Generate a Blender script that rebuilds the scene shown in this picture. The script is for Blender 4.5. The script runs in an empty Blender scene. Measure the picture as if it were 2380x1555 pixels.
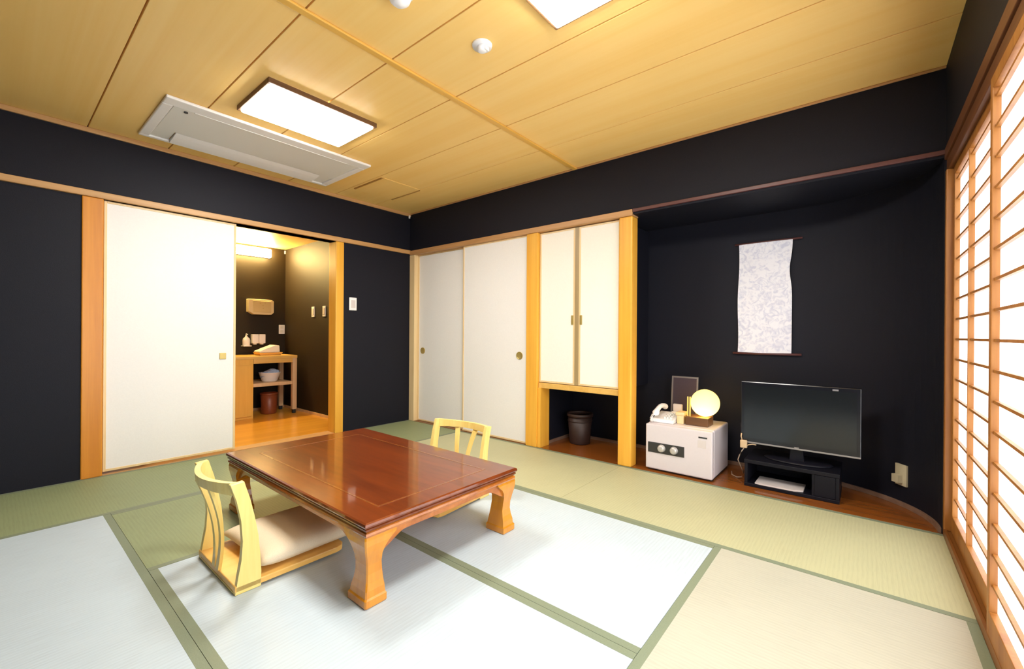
import bpy, bmesh, math, random
from mathutils import Vector, Matrix
random.seed(7)
SC = bpy.context.scene
COL = SC.collection
PI = math.pi

# ------------------------------------------------------------------ materials
def new_mat(name):
    m = bpy.data.materials.new(name); m.use_nodes = True
    nt = m.node_tree
    b = next(n for n in nt.nodes if n.type == 'BSDF_PRINCIPLED')
    return m, nt, b

def plain(name, col, rough=0.5, metal=0.0, spec=0.5, bump=0.0, bscale=80, coat=0.0, var=0.0):
    m, nt, b = new_mat(name)
    b.inputs['Base Color'].default_value = (*col, 1)
    b.inputs['Roughness'].default_value = rough
    b.inputs['Metallic'].default_value = metal
    b.inputs['Specular IOR Level'].default_value = spec
    b.inputs['Coat Weight'].default_value = coat
    b.inputs['Coat Roughness'].default_value = 0.08
    tc = nt.nodes.new('ShaderNodeTexCoord')
    n = nt.nodes.new('ShaderNodeTexNoise'); n.inputs['Scale'].default_value = bscale
    n.inputs['Detail'].default_value = 4
    nt.links.new(tc.outputs['Object'], n.inputs['Vector'])
    if var > 0:
        r = nt.nodes.new('ShaderNodeValToRGB')
        r.color_ramp.elements[0].color = (*[c * (1 - var) for c in col], 1)
        r.color_ramp.elements[1].color = (*[min(1, c * (1 + var)) for c in col], 1)
        r.color_ramp.elements[0].position = 0.3; r.color_ramp.elements[1].position = 0.7
        nt.links.new(n.outputs['Fac'], r.inputs['Fac'])
        nt.links.new(r.outputs['Color'], b.inputs['Base Color'])
    if bump > 0:
        bp = nt.nodes.new('ShaderNodeBump'); bp.inputs['Strength'].default_value = bump
        bp.inputs['Distance'].default_value = 0.002
        nt.links.new(n.outputs['Fac'], bp.inputs['Height'])
        nt.links.new(bp.outputs['Normal'], b.inputs['Normal'])
    return m

def wood(name, light, dark, axis='z', scale=18, stretch=0.06, rough=0.4, coat=0.0, spec=0.5, bump=0.06):
    """straight-grained timber, grain running along axis"""
    m, nt, b = new_mat(name)
    L = nt.links
    tc = nt.nodes.new('ShaderNodeTexCoord')
    mp = nt.nodes.new('ShaderNodeMapping')
    s = {'x': (stretch, 1, 1), 'y': (1, stretch, 1), 'z': (1, 1, stretch)}[axis]
    mp.inputs['Scale'].default_value = s
    L.new(tc.outputs['Object'], mp.inputs['Vector'])
    n1 = nt.nodes.new('ShaderNodeTexNoise'); n1.inputs['Scale'].default_value = scale
    n1.inputs['Detail'].default_value = 6; n1.inputs['Distortion'].default_value = 0.6
    n2 = nt.nodes.new('ShaderNodeTexNoise'); n2.inputs['Scale'].default_value = scale * 6
    n2.inputs['Detail'].default_value = 3
    L.new(mp.outputs['Vector'], n1.inputs['Vector']); L.new(mp.outputs['Vector'], n2.inputs['Vector'])
    mx = nt.nodes.new('ShaderNodeMath'); mx.operation = 'MULTIPLY_ADD'
    mx.inputs[1].default_value = 0.35
    L.new(n2.outputs['Fac'], mx.inputs[0]); L.new(n1.outputs['Fac'], mx.inputs[2])
    r = nt.nodes.new('ShaderNodeValToRGB')
    r.color_ramp.elements[0].position = 0.45; r.color_ramp.elements[0].color = (*dark, 1)
    r.color_ramp.elements[1].position = 0.85; r.color_ramp.elements[1].color = (*light, 1)
    L.new(mx.outputs[0], r.inputs['Fac']); L.new(r.outputs['Color'], b.inputs['Base Color'])
    b.inputs['Roughness'].default_value = rough
    b.inputs['Specular IOR Level'].default_value = spec
    b.inputs['Coat Weight'].default_value = coat; b.inputs['Coat Roughness'].default_value = 0.06
    if bump:
        bp = nt.nodes.new('ShaderNodeBump'); bp.inputs['Strength'].default_value = bump
        bp.inputs['Distance'].default_value = 0.001
        L.new(mx.outputs[0], bp.inputs['Height']); L.new(bp.outputs['Normal'], b.inputs['Normal'])
    return m

def emit(name, col, strength, base=(0.9, 0.9, 0.88)):
    m, nt, b = new_mat(name)
    b.inputs['Base Color'].default_value = (*base, 1)
    b.inputs['Emission Color'].default_value = (*col, 1)
    b.inputs['Emission Strength'].default_value = strength
    b.inputs['Roughness'].default_value = 0.6
    return m

def tatami(name, col, axis):
    """woven rush: fine ribs every 1.5 cm across the mat, faint blotching"""
    m, nt, b = new_mat(name)
    L = nt.links
    tc = nt.nodes.new('ShaderNodeTexCoord')
    w = nt.nodes.new('ShaderNodeTexWave'); w.wave_type = 'BANDS'
    w.bands_direction = 'X' if axis == 'x' else 'Y'
    w.inputs['Scale'].default_value = 2 * PI / (20 * 0.016)
    w.inputs['Distortion'].default_value = 0.25; w.inputs['Detail'].default_value = 1
    L.new(tc.outputs['Object'], w.inputs['Vector'])
    mp = nt.nodes.new('ShaderNodeMapping')
    mp.inputs['Scale'].default_value = (240, 12, 1) if axis == 'x' else (12, 240, 1)
    L.new(tc.outputs['Object'], mp.inputs['Vector'])
    n = nt.nodes.new('ShaderNodeTexNoise'); n.inputs['Scale'].default_value = 1.0; n.inputs['Detail'].default_value = 4
    L.new(mp.outputs['Vector'], n.inputs['Vector'])
    n2 = nt.nodes.new('ShaderNodeTexNoise'); n2.inputs['Scale'].default_value = 3.0; n2.inputs['Detail'].default_value = 2
    L.new(tc.outputs['Object'], n2.inputs['Vector'])
    a = nt.nodes.new('ShaderNodeMath'); a.operation = 'MULTIPLY_ADD'; a.inputs[1].default_value = 0.22
    L.new(w.outputs['Fac'], a.inputs[0]); L.new(n.outputs['Fac'], a.inputs[2])
    a2 = nt.nodes.new('ShaderNodeMath'); a2.operation = 'MULTIPLY_ADD'; a2.inputs[1].default_value = 0.5
    L.new(n2.outputs['Fac'], a2.inputs[0]); L.new(a.outputs[0], a2.inputs[2])
    r = nt.nodes.new('ShaderNodeValToRGB')
    r.color_ramp.elements[0].position = 0.45; r.color_ramp.elements[0].color = (*[c * 0.90 for c in col], 1)
    r.color_ramp.elements[1].position = 1.15; r.color_ramp.elements[1].color = (*[min(1, c * 1.06) for c in col], 1)
    L.new(a2.outputs[0], r.inputs['Fac']); L.new(r.outputs['Color'], b.inputs['Base Color'])
    b.inputs['Roughness'].default_value = 0.55; b.inputs['Specular IOR Level'].default_value = 0.35
    bp = nt.nodes.new('ShaderNodeBump'); bp.inputs['Strength'].default_value = 0.15; bp.inputs['Distance'].default_value = 0.001
    L.new(a.outputs[0], bp.inputs['Height']); L.new(bp.outputs['Normal'], b.inputs['Normal'])
    return m

M = {}
M['black_wall'] = plain('black_wall', (0.0075, 0.0080, 0.0150), rough=0.6, spec=0.25, bump=0.25, bscale=260, var=0.12)
M['entry_wall'] = plain('lamp_tinted_entry_paper', (0.020, 0.014, 0.007), rough=0.6, spec=0.25, bump=0.2, bscale=260, var=0.1)  # same paper as the black walls, lamp glow put into a lighter, warmer colour
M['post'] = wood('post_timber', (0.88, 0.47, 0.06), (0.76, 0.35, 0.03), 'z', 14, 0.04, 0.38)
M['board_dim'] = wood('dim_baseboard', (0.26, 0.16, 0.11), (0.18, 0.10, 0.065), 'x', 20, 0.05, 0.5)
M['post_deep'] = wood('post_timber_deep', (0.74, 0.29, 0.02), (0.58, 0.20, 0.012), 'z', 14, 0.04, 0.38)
M['rail_y'] = wood('rail_timber_along_wall', (0.62, 0.36, 0.15), (0.50, 0.26, 0.09), 'y', 20, 0.05, 0.45)
M['rail_x'] = wood('rail_timber_across', (0.56, 0.31, 0.13), (0.42, 0.22, 0.08), 'x', 20, 0.05, 0.45)
M['rail_dark'] = wood('dark_red_rail', (0.13, 0.05, 0.045), (0.08, 0.03, 0.03), 'x', 20, 0.05, 0.4)
M['kamoi'] = wood('shoji_head_timber', (0.15, 0.055, 0.018), (0.09, 0.03, 0.01), 'y', 20, 0.05, 0.45)
M['shoji_wood'] = wood('shoji_timber', (0.40, 0.17, 0.035), (0.28, 0.10, 0.018), 'z', 20, 0.05, 0.45)
M['sill'] = wood('sill_timber', (0.25, 0.10, 0.022), (0.17, 0.06, 0.012), 'y', 20, 0.05, 0.4)
M['ceil'] = wood('ceiling_board', (0.99, 0.68, 0.24), (0.96, 0.62, 0.185), 'x', 8, 0.02, 0.5, bump=0.03)
M['ceil_gap'] = plain('ceiling_gap', (0.42, 0.22, 0.05), rough=0.8)
M['batten'] = wood('ceiling_batten', (0.85, 0.50, 0.10), (0.72, 0.40, 0.07), 'y', 14, 0.03, 0.4)
M['door_paper'] = plain('sliding_door_paper', (0.86, 0.85, 0.83), rough=0.7, spec=0.2, bump=0.15, bscale=120, var=0.015)
M['door_frame'] = wood('pale_door_frame', (0.86, 0.66, 0.36), (0.78, 0.56, 0.28), 'z', 16, 0.05, 0.4)
M['cab_paper'] = plain('cabinet_door_paper', (0.90, 0.88, 0.80), rough=0.7, spec=0.2, bump=0.1, bscale=120, var=0.015)
M['pull'] = plain('brass_pull', (0.55, 0.42, 0.14), rough=0.35, metal=0.6)
M['floor_wood_e'] = wood('entry_floorboards', (0.86, 0.42, 0.05), (0.74, 0.32, 0.03), 'y', 10, 0.06, 0.28, coat=0.3)
M['floor_wood_t'] = wood('alcove_floorboards', (0.28, 0.085, 0.013), (0.18, 0.05, 0.007), 'x', 10, 0.05, 0.25, coat=0.3)
M['table'] = wood('lacquered_rosewood', (0.21, 0.040, 0.004), (0.12, 0.020, 0.002), 'x', 9, 0.12, 0.3, coat=1.0, spec=0.2, bump=0.0)
M['table_leg'] = wood('lacquered_leg', (0.70, 0.28, 0.012), (0.54, 0.18, 0.007), 'z', 12, 0.12, 0.25, coat=0.8)
M['table_apron'] = wood('lacquered_apron', (0.52, 0.16, 0.014), (0.34, 0.085, 0.007), 'x', 12, 0.10, 0.25, coat=0.8)
M['inlay'] = wood('inlay_line', (0.29, 0.085, 0.015), (0.22, 0.055, 0.009), 'x', 30, 0.1, 0.25, coat=0.8)
M['chair'] = wood('pale_bentwood', (0.92, 0.73, 0.25), (0.85, 0.60, 0.16), 'z', 16, 0.06, 0.35, coat=0.2)
M['chair_seat'] = wood('seat_board_timber', (0.86, 0.52, 0.14), (0.74, 0.40, 0.08), 'y', 16, 0.06, 0.35)
M['cushion'] = plain('cushion_cloth', (0.74, 0.62, 0.44), rough=0.75, bump=0.3, bscale=300, var=0.05)
M['white_plastic'] = plain('white_plastic', (0.90, 0.89, 0.89), rough=0.4, var=0.01)
M['white_enamel'] = plain('white_enamel', (0.70, 0.645, 0.67), rough=0.35, var=0.01)
M['grey_plastic'] = plain('light_grey_panel', (0.78, 0.78, 0.75), rough=0.5)
M['dark_metal'] = plain('dark_metal', (0.05, 0.05, 0.05), rough=0.35, metal=0.3)
M['knob_grey'] = plain('grey_knob', (0.62, 0.60, 0.58), rough=0.3, metal=0.4)
M['black_gloss'] = plain('black_gloss', (0.008, 0.008, 0.012), rough=0.18, spec=0.5)
M['black_satin'] = plain('black_satin', (0.006, 0.006, 0.011), rough=0.45, spec=0.25)
M['screen'] = plain('tv_glass', (0.010, 0.012, 0.014), rough=0.14, spec=0.55)
M['silver'] = plain('silver_strip', (0.35, 0.33, 0.34), rough=0.35, metal=0.7)
M['lamp_wood'] = wood('lamp_base_wood', (0.16, 0.075, 0.03), (0.10, 0.045, 0.018), 'x', 20, 0.1, 0.4)
M['frame_dark'] = wood('lamp_frame_wood', (0.20, 0.10, 0.04), (0.13, 0.06, 0.025), 'y', 20, 0.1, 0.5)
M['brown_bin'] = plain('brown_bin', (0.036, 0.018, 0.014), rough=0.5, var=0.1)
M['red_bin'] = plain('red_brown_bin', (0.22, 0.05, 0.015), rough=0.4, var=0.1)
M['cream'] = plain('cream_plastic', (0.78, 0.66, 0.40), rough=0.45)
M['cream_d'] = plain('cream_front', (0.66, 0.54, 0.28), rough=0.45)
M['counter'] = wood('counter_timber', (0.80, 0.50, 0.14), (0.70, 0.40, 0.09), 'y', 12, 0.06, 0.35)
M['vanity'] = wood('vanity_timber', (0.82, 0.46, 0.08), (0.74, 0.38, 0.05), 'z', 10, 0.06, 0.4)
M['vanity_leg'] = wood('vanity_leg_timber', (0.74, 0.52, 0.30), (0.64, 0.42, 0.22), 'z', 14, 0.06, 0.4)
M['stile'] = wood('cabinet_stile', (0.42, 0.31, 0.15), (0.34, 0.24, 0.11), 'z', 16, 0.06, 0.4)
M['towel'] = plain('white_towel', (0.84, 0.80, 0.70), rough=0.9, bump=0.8, bscale=200)
M['blue_cloth'] = plain('pale_blue_cloth', (0.40, 0.52, 0.72), rough=0.85, bump=0.6, bscale=120, var=0.2)
M['heri'] = plain('green_cloth_border', (0.21, 0.25, 0.165), rough=0.6, bump=0.2, bscale=400, var=0.08)
M['beige_box'] = plain('beige_adapter', (0.62, 0.45, 0.27), rough=0.5)
M['cable'] = plain('pale_cable', (0.45, 0.36, 0.28), rough=0.5)
M['paper_white'] = plain('white_paper', (0.66, 0.60, 0.58), rough=0.7)
M['glass_dark'] = plain('mirror_glass', (0.065, 0.05, 0.065), rough=0.12, spec=0.8)  # purple-grey base colour stands in for the mirror's reflection
M['foot_black'] = plain('black_rubber', (0.02, 0.02, 0.02), rough=0.7)
M['outlet'] = plain('ivory_outlet', (0.58, 0.52, 0.36), rough=0.45)
M['shoji_paper'] = emit('lit_shoji_paper', (0.92, 0.95, 1.0), 2.6)
M['shoji_paper_boosted'] = emit('boosted_shoji_paper', (0.86, 0.93, 1.0), 7.0)  # out-of-view near panel, extra glow added to brighten the foreground mats
M['lamp_white'] = emit('lit_lamp_diffuser', (1.0, 0.96, 0.90), 38.0)
M['tube_warm'] = emit('lit_entry_tube', (1.0, 0.72, 0.28), 170.0)
M['bulb'] = emit('lit_bulb', (1.0, 0.80, 0.42), 60.0)
M['sensor'] = emit('white_detector', (1, 1, 1), 0.0)

def make_globe_paper():
    m, nt, b = new_mat('lamp_globe_paper')
    L = nt.links
    out = next(n for n in nt.nodes if n.type == 'OUTPUT_MATERIAL')
    tr = nt.nodes.new('ShaderNodeBsdfTranslucent'); tr.inputs['Color'].default_value = (1.0, 0.84, 0.36, 1)
    b.inputs['Base Color'].default_value = (0.85, 0.68, 0.25, 1); b.inputs['Roughness'].default_value = 0.7
    b.inputs['Emission Color'].default_value = (1.0, 0.72, 0.16, 1); b.inputs['Emission Strength'].default_value = 0.9
    tc = nt.nodes.new('ShaderNodeTexCoord')
    n = nt.nodes.new('ShaderNodeTexNoise'); n.inputs['Scale'].default_value = 60
    L.new(tc.outputs['Object'], n.inputs['Vector'])
    bp = nt.nodes.new('ShaderNodeBump'); bp.inputs['Strength'].default_value = 0.2; bp.inputs['Distance'].default_value = 0.002
    L.new(n.outputs['Fac'], bp.inputs['Height']); L.new(bp.outputs['Normal'], b.inputs['Normal'])
    mx = nt.nodes.new('ShaderNodeMixShader'); mx.inputs['Fac'].default_value = 0.5
    L.new(tr.outputs[0], mx.inputs[1]); L.new(b.outputs[0], mx.inputs[2]); L.new(mx.outputs[0], out.inputs['Surface'])
    return m
M['globe'] = make_globe_paper()

def make_scroll_cloth():
    m, nt, b = new_mat('patterned_hanging_cloth')
    L = nt.links
    tc = nt.nodes.new('ShaderNodeTexCoord')
    n = nt.nodes.new('ShaderNodeTexNoise'); n.inputs['Scale'].default_value = 26; n.inputs['Detail'].default_value = 5
    n.inputs['Distortion'].default_value = 1.4
    L.new(tc.outputs['Object'], n.inputs['Vector'])
    r = nt.nodes.new('ShaderNodeValToRGB')
    r.color_ramp.elements[0].position = 0.36; r.color_ramp.elements[0].color = (0.66, 0.68, 0.82, 1)
    r.color_ramp.elements[1].position = 0.56; r.color_ramp.elements[1].color = (0.88, 0.89, 0.97, 1)
    L.new(n.outputs['Fac'], r.inputs['Fac']); L.new(r.outputs['Color'], b.inputs['Base Color'])
    b.inputs['Roughness'].default_value = 0.8
    return m
M['scroll'] = make_scroll_cloth()

# ------------------------------------------------------------------ mesh building
class MB:
    def __init__(self): self.bm = bmesh.new()
    def _bev(self, faces, bev, seg=2):
        if bev > 0:
            es = list({e for f in faces for e in f.edges})
            bmesh.ops.bevel(self.bm, geom=es, offset=bev, segments=seg, affect='EDGES', clamp_overlap=True, profile=0.5)
    def box(self, a, b, bev=0.0, seg=2):
        x0, y0, z0 = [min(p, q) for p, q in zip(a, b)]; x1, y1, z1 = [max(p, q) for p, q in zip(a, b)]
        v = [self.bm.verts.new(p) for p in ((x0,y0,z0),(x1,y0,z0),(x1,y1,z0),(x0,y1,z0),(x0,y0,z1),(x1,y0,z1),(x1,y1,z1),(x0,y1,z1))]
        fs = [self.bm.faces.new([v[i] for i in q]) for q in ((0,3,2,1),(4,5,6,7),(0,1,5,4),(1,2,6,5),(2,3,7,6),(3,0,4,7))]
        self._bev(fs, bev, seg); return self
    def loft(self, rings, caps=True, smooth=False, close=True):
        vs = [[self.bm.verts.new(p) for p in r] for r in rings]
        n = len(rings[0]); fs = []
        for i in range(len(vs) - 1):
            for j in range(n if close else n - 1):
                k = (j + 1) % n
                f = self.bm.faces.new((vs[i][j], vs[i][k], vs[i+1][k], vs[i+1][j])); f.smooth = smooth; fs.append(f)
        if caps:
            fs.append(self.bm.faces.new(list(reversed(vs[0])))); fs.append(self.bm.faces.new(vs[-1]))
        return fs
    def prism(self, pts, axis, lo, hi, bev=0.0, seg=2):
        def P(p, t):
            return {'x': (t, p[0], p[1]), 'y': (p[0], t, p[1]), 'z': (p[0], p[1], t)}[axis]
        fs = self.loft([[P(p, lo) for p in pts], [P(p, hi) for p in pts]])
        self._bev(fs, bev, seg); return self
    def lathe(self, prof, c=(0,0,0), seg=32, axis='z', squash=(1, 1)):
        def P(r, h, a):
            u, v = r * math.cos(a) * squash[0], r * math.sin(a) * squash[1]
            p = {'z': (u, v, h), 'y': (u, h, v), 'x': (h, u, v)}[axis]
            return (c[0] + p[0], c[1] + p[1], c[2] + p[2])
        rings = [[P(max(r, 1e-4), h, 2 * PI * i / seg) for i in range(seg)] for r, h in prof]
        self.loft(rings, caps=True, smooth=True); return self
    def tube(self, path, r, seg=10):
        rings = []
        pts = [Vector(p) for p in path]
        for i, p in enumerate(pts):
            t = (pts[min(i + 1, len(pts) - 1)] - pts[max(i - 1, 0)]).normalized()
            up = Vector((0, 0, 1)) if abs(t.z) < 0.9 else Vector((1, 0, 0))
            u = t.cross(up).normalized(); w = t.cross(u)
            rr = r[i] if isinstance(r, (list, tuple)) else r
            rings.append([tuple(p + rr * (math.cos(2*PI*k/seg) * u + math.sin(2*PI*k/seg) * w)) for k in range(seg)])
        self.loft(rings, caps=True, smooth=True); return self
    def pillow(self, c, sx, sy, t, n=22, p=5, flat=0.35, rz=0.0):
        """stuffed cushion, soft corners, thinner at the seams"""
        def grid(sign):
            g = []
            for i in range(n + 1):
                row = []
                for j in range(n + 1):
                    u = -1 + 2 * i / n; v = -1 + 2 * j / n
                    h = max(0, (1 - abs(u) ** p)) ** 0.5 * max(0, (1 - abs(v) ** p)) ** 0.5
                    pin = 1 - 0.035 * (1 - u * u) * abs(v) ** 3
                    pin2 = 1 - 0.035 * (1 - v * v) * abs(u) ** 3
                    x, y = u * sx / 2 * pin2, v * sy / 2 * pin
                    x, y = x * math.cos(rz) - y * math.sin(rz), x * math.sin(rz) + y * math.cos(rz)
                    row.append((c[0] + x, c[1] + y, c[2] + (sign * h * t * (1 - flat) if sign > 0 else sign * h * t * flat)))
                g.append(row)
            return g
        top, bot = grid(1), grid(-1)
        tv = [[self.bm.verts.new(q) for q in r] for r in top]
        bv = [[(tv[i][j] if i in (0, n) or j in (0, n) else self.bm.verts.new(bot[i][j])) for j in range(n + 1)] for i in range(n + 1)]
        for i in range(n):
            for j in range(n):
                f = self.bm.faces.new((tv[i][j], tv[i+1][j], tv[i+1][j+1], tv[i][j+1])); f.smooth = True
                f = self.bm.faces.new((bv[i][j+1], bv[i+1][j+1], bv[i+1][j], bv[i][j])); f.smooth = True
        return self
    def build(self, name, mat, parent=None, origin=None):
        bmesh.ops.recalc_face_normals(self.bm, faces=self.bm.faces)
        o_ = Vector(origin) if origin is not None else (Vector(parent['_org']) if parent is not None else None)
        if o_ is None:
            zs = [v.co for v in self.bm.verts]
            o_ = Vector(((min(v.x for v in zs) + max(v.x for v in zs)) / 2, (min(v.y for v in zs) + max(v.y for v in zs)) / 2, min(v.z for v in zs)))
        bmesh.ops.translate(self.bm, verts=self.bm.verts, vec=-o_)
        me = bpy.data.meshes.new(name); self.bm.to_mesh(me); self.bm.free()
        me.materials.append(mat)
        o = bpy.data.objects.new(name, me); COL.objects.link(o)
        o['_org'] = tuple(o_)
        if parent is not None: o.parent = parent
        else: o.location = o_
        return o

def tag(o, label=None, cat=None, group=None, kind=None):
    if label: o['label'] = label
    if cat: o['category'] = cat
    if group: o['group'] = group
    if kind: o['kind'] = kind
    return o
def thing(name, label, cat, loc, group=None, kind=None):
    o = bpy.data.objects.new(name, None); COL.objects.link(o)
    o.empty_display_size = 0.1
    o.location = loc; o['_org'] = tuple(loc)
    return tag(o, label, cat, group, kind)
def copy_tree(o, parent=None):
    c = o.copy(); COL.objects.link(c)
    if parent is not None: c.parent = parent
    for ch in list(o.children): copy_tree(ch, c)
    return c

LX = 4.394      # sill line of the shoji wall
H = 2.386       # ceiling height
YB = -3.56      # wall behind the camera
RB, RT = 1.918, 1.962   # rail (head track) bottom and top

# ------------------------------------------------------------------ setting: floors
f = MB().box((-0.02, YB, -0.12), (LX + 0.2, 0.02, -0.052)).build('floor', M['ceil_gap'])
tag(f, 'base floor under the woven mats', 'floor', kind='structure')
f = MB().box((-2.0, -2.3, -0.10), (-0.02, -0.5, 0.0)).build('floor_entry', M['floor_wood_e'])
tag(f, 'glossy orange wooden floor of the entry behind the doorway', 'floor', kind='structure')
f = MB().box((1.70, 0.002, -0.10), (LX + 0.15, 0.75, 0.001)).build('floor_alcove', M['floor_wood_t'])
tag(f, 'dark reddish wooden floor of the alcove under television and safe', 'floor', kind='structure')
f = MB().box((0.0, -0.004, -0.10), (1.70, 0.1, 0.004)).build('trim_1', M['sill'])
tag(f, 'wooden floor track under the white closet doors', 'trim', kind='structure')
f = MB().box((-0.13, -2.59, -0.10), (-0.001, -0.906, 0.006)).build('trim_2', M['rail_y'])
tag(f, 'wooden floor track under the sliding door and doorway', 'trim', kind='structure')

# tatami mats : x0,y0,x1,y1, long axis, tint, label
TG = 'tatami mats covering the floor'
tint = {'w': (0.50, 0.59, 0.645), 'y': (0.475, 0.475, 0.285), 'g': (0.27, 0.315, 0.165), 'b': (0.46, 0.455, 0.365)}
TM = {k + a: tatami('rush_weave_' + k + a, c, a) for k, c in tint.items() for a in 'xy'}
a1, a2, a3, a4 = 0.882, 1.772, 3.534, LX
b1, b2, b3 = -0.8917, -1.7924, -2.664
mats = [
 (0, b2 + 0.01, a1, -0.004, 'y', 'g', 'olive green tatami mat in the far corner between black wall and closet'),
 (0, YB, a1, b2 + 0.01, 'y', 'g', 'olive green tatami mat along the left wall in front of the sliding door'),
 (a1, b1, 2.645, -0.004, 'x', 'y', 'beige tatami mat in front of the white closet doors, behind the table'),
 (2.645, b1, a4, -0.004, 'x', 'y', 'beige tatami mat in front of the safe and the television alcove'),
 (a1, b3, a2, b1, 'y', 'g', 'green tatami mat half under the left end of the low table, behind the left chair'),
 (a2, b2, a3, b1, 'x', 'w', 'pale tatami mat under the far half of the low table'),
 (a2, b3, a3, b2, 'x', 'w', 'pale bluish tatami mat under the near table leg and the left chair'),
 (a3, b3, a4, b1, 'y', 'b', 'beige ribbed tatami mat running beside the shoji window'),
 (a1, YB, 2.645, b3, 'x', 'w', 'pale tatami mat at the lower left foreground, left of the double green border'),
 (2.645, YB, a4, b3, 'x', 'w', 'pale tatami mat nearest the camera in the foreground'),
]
HW = 0.030
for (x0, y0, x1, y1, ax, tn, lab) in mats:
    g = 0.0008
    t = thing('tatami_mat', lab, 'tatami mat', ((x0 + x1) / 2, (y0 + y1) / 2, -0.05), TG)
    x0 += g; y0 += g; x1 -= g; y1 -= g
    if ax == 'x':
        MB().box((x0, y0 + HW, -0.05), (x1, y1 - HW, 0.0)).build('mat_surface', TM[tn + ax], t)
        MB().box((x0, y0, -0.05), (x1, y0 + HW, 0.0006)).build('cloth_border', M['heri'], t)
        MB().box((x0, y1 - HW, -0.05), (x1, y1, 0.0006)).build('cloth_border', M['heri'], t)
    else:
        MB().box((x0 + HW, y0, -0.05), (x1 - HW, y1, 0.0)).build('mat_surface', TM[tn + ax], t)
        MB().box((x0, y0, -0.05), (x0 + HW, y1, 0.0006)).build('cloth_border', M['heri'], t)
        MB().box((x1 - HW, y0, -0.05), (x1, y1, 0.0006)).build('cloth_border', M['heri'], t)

# ------------------------------------------------------------------ setting: walls
w = MB()
w.box((-0.12, YB, 0), (0, -2.70, RB))                 # beside the post
w.box((-0.12, -0.83, 0), (0, 0.0, RB))                # with the switch
w.box((-0.12, YB, RB), (0, 0.12, H + 0.02))           # above the rail
tag(w.build('wall_left', M['black_wall']), 'black left wall around the doorway', 'wall', kind='structure')
w = MB()
w.box((0, 0, RB), (LX + 0.1, 0.12, H + 0.02))         # above the rail
w.box((0, 0.09, 0), (1.72, 0.14, RB))                 # behind the closet doors
w.box((1.74, 0.14, 0), (1.838, 0.70, RB))             # alcove side
N = 22                                               # alcove back wall, bending forward to the corner
pts = [(1.72, 0.59), (3.70, 0.59)]
pts += [(3.70 + 0.69 * math.sin(PI / 2 * i / N), 0.59 * math.cos(PI / 2 * i / N)) for i in range(1, N + 1)]
pts += [(LX + 0.02, 0.0), (LX + 0.02, 0.72), (1.72, 0.72)]
w.prism(pts, 'z', 0, RB)
w.box((1.72, 0.12, RB), (LX + 0.02, 0.72, RB + 0.05)) # soffit
tag(w.build('wall_back', M['black_wall']), 'black back wall with curved alcove behind the television', 'wall', kind='structure')
w = MB()
w.box((LX + 0.001, YB, 1.962), (LX + 0.15, 0, H + 0.02))
w.box((LX + 0.001, YB, 0.0), (LX + 0.15, -2.765, 1.962))
tag(w.build('wall_right', M['black_wall']), 'black strip of right wall above the shoji window', 'wall', kind='structure')
w = MB().box((-0.12, YB - 0.12, -0.1), (LX + 0.2, YB, H + 0.02))
tag(w.build('wall_front', M['black_wall']), 'black wall behind the camera', 'wall', kind='structure')
# entry
w = MB().box((-2.08, -2.42, -0.1), (-1.965, -0.44, 2.5))
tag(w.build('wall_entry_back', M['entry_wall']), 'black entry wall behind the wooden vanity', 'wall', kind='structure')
w = MB().box((-1.965, -0.56, -0.0), (-0.12, -0.44, 2.5))
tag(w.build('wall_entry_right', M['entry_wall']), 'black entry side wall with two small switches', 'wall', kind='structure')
w = MB().box((-1.965, -2.42, -0.0), (-0.12, -2.30, 2.5))
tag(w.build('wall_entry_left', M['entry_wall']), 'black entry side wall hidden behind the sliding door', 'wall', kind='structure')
w = MB().box((-1.965, -2.30, 2.12), (-0.12, -0.56, 2.2))
tag(w.build('ceiling_entry', M['ceil']), 'yellow wooden ceiling of the entry seen through the doorway', 'ceiling', kind='structure')
w = MB().box((-1.964, -0.572, 0), (-0.12, -0.56, 0.03)).box((-1.964, -2.3, 0), (-1.952, -0.572, 0.03))
tag(w.build('baseboard_entry', M['vanity_leg']), 'thin pale baseboard along the entry wall', 'baseboard', kind='structure')

# ceiling boards with open joints, batten, trims
seams = [YB, -3.115, -2.675, -2.238, -1.804, -1.366, -0.913, -0.462, 0.0]
cb = MB()
for i in range(len(seams) - 1):
    for (xa, xb) in ((0.0, 2.213), (2.217, LX + 0.12)):
        g = 0.0035
        cb.box((xa, seams[i] + g, H), (xb, seams[i + 1] - g, H + 0.02), 0.0015, 1)
cb = cb.build('ceiling', M['ceil'])
tag(cb, 'golden wooden ceiling of long boards', 'ceiling', kind='structure')
MB().box((-0.05, YB, H + 0.012), (LX + 0.15, 0.05, H + 0.06)).build('joint_backing', M['ceil_gap'], cb)
tag(MB().box((2.196, YB, H - 0.014), (2.234, 0, H - 0.0005), 0.004).build('trim_3', M['batten']), 'orange wooden batten across the middle of the ceiling', 'trim', kind='structure')
tag(MB().box((0, YB, H - 0.034), (0.018, 0, H - 0.001), 0.003).build('trim_4', M['rail_y']), 'thin wooden ceiling moulding along the left wall', 'trim', kind='structure')
tag(MB().box((0.018, -0.012, H - 0.014), (LX, 0, H - 0.001), 0.003).build('trim_5', M['rail_x']), 'thin wooden ceiling moulding along the back wall', 'trim', kind='structure')

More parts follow.
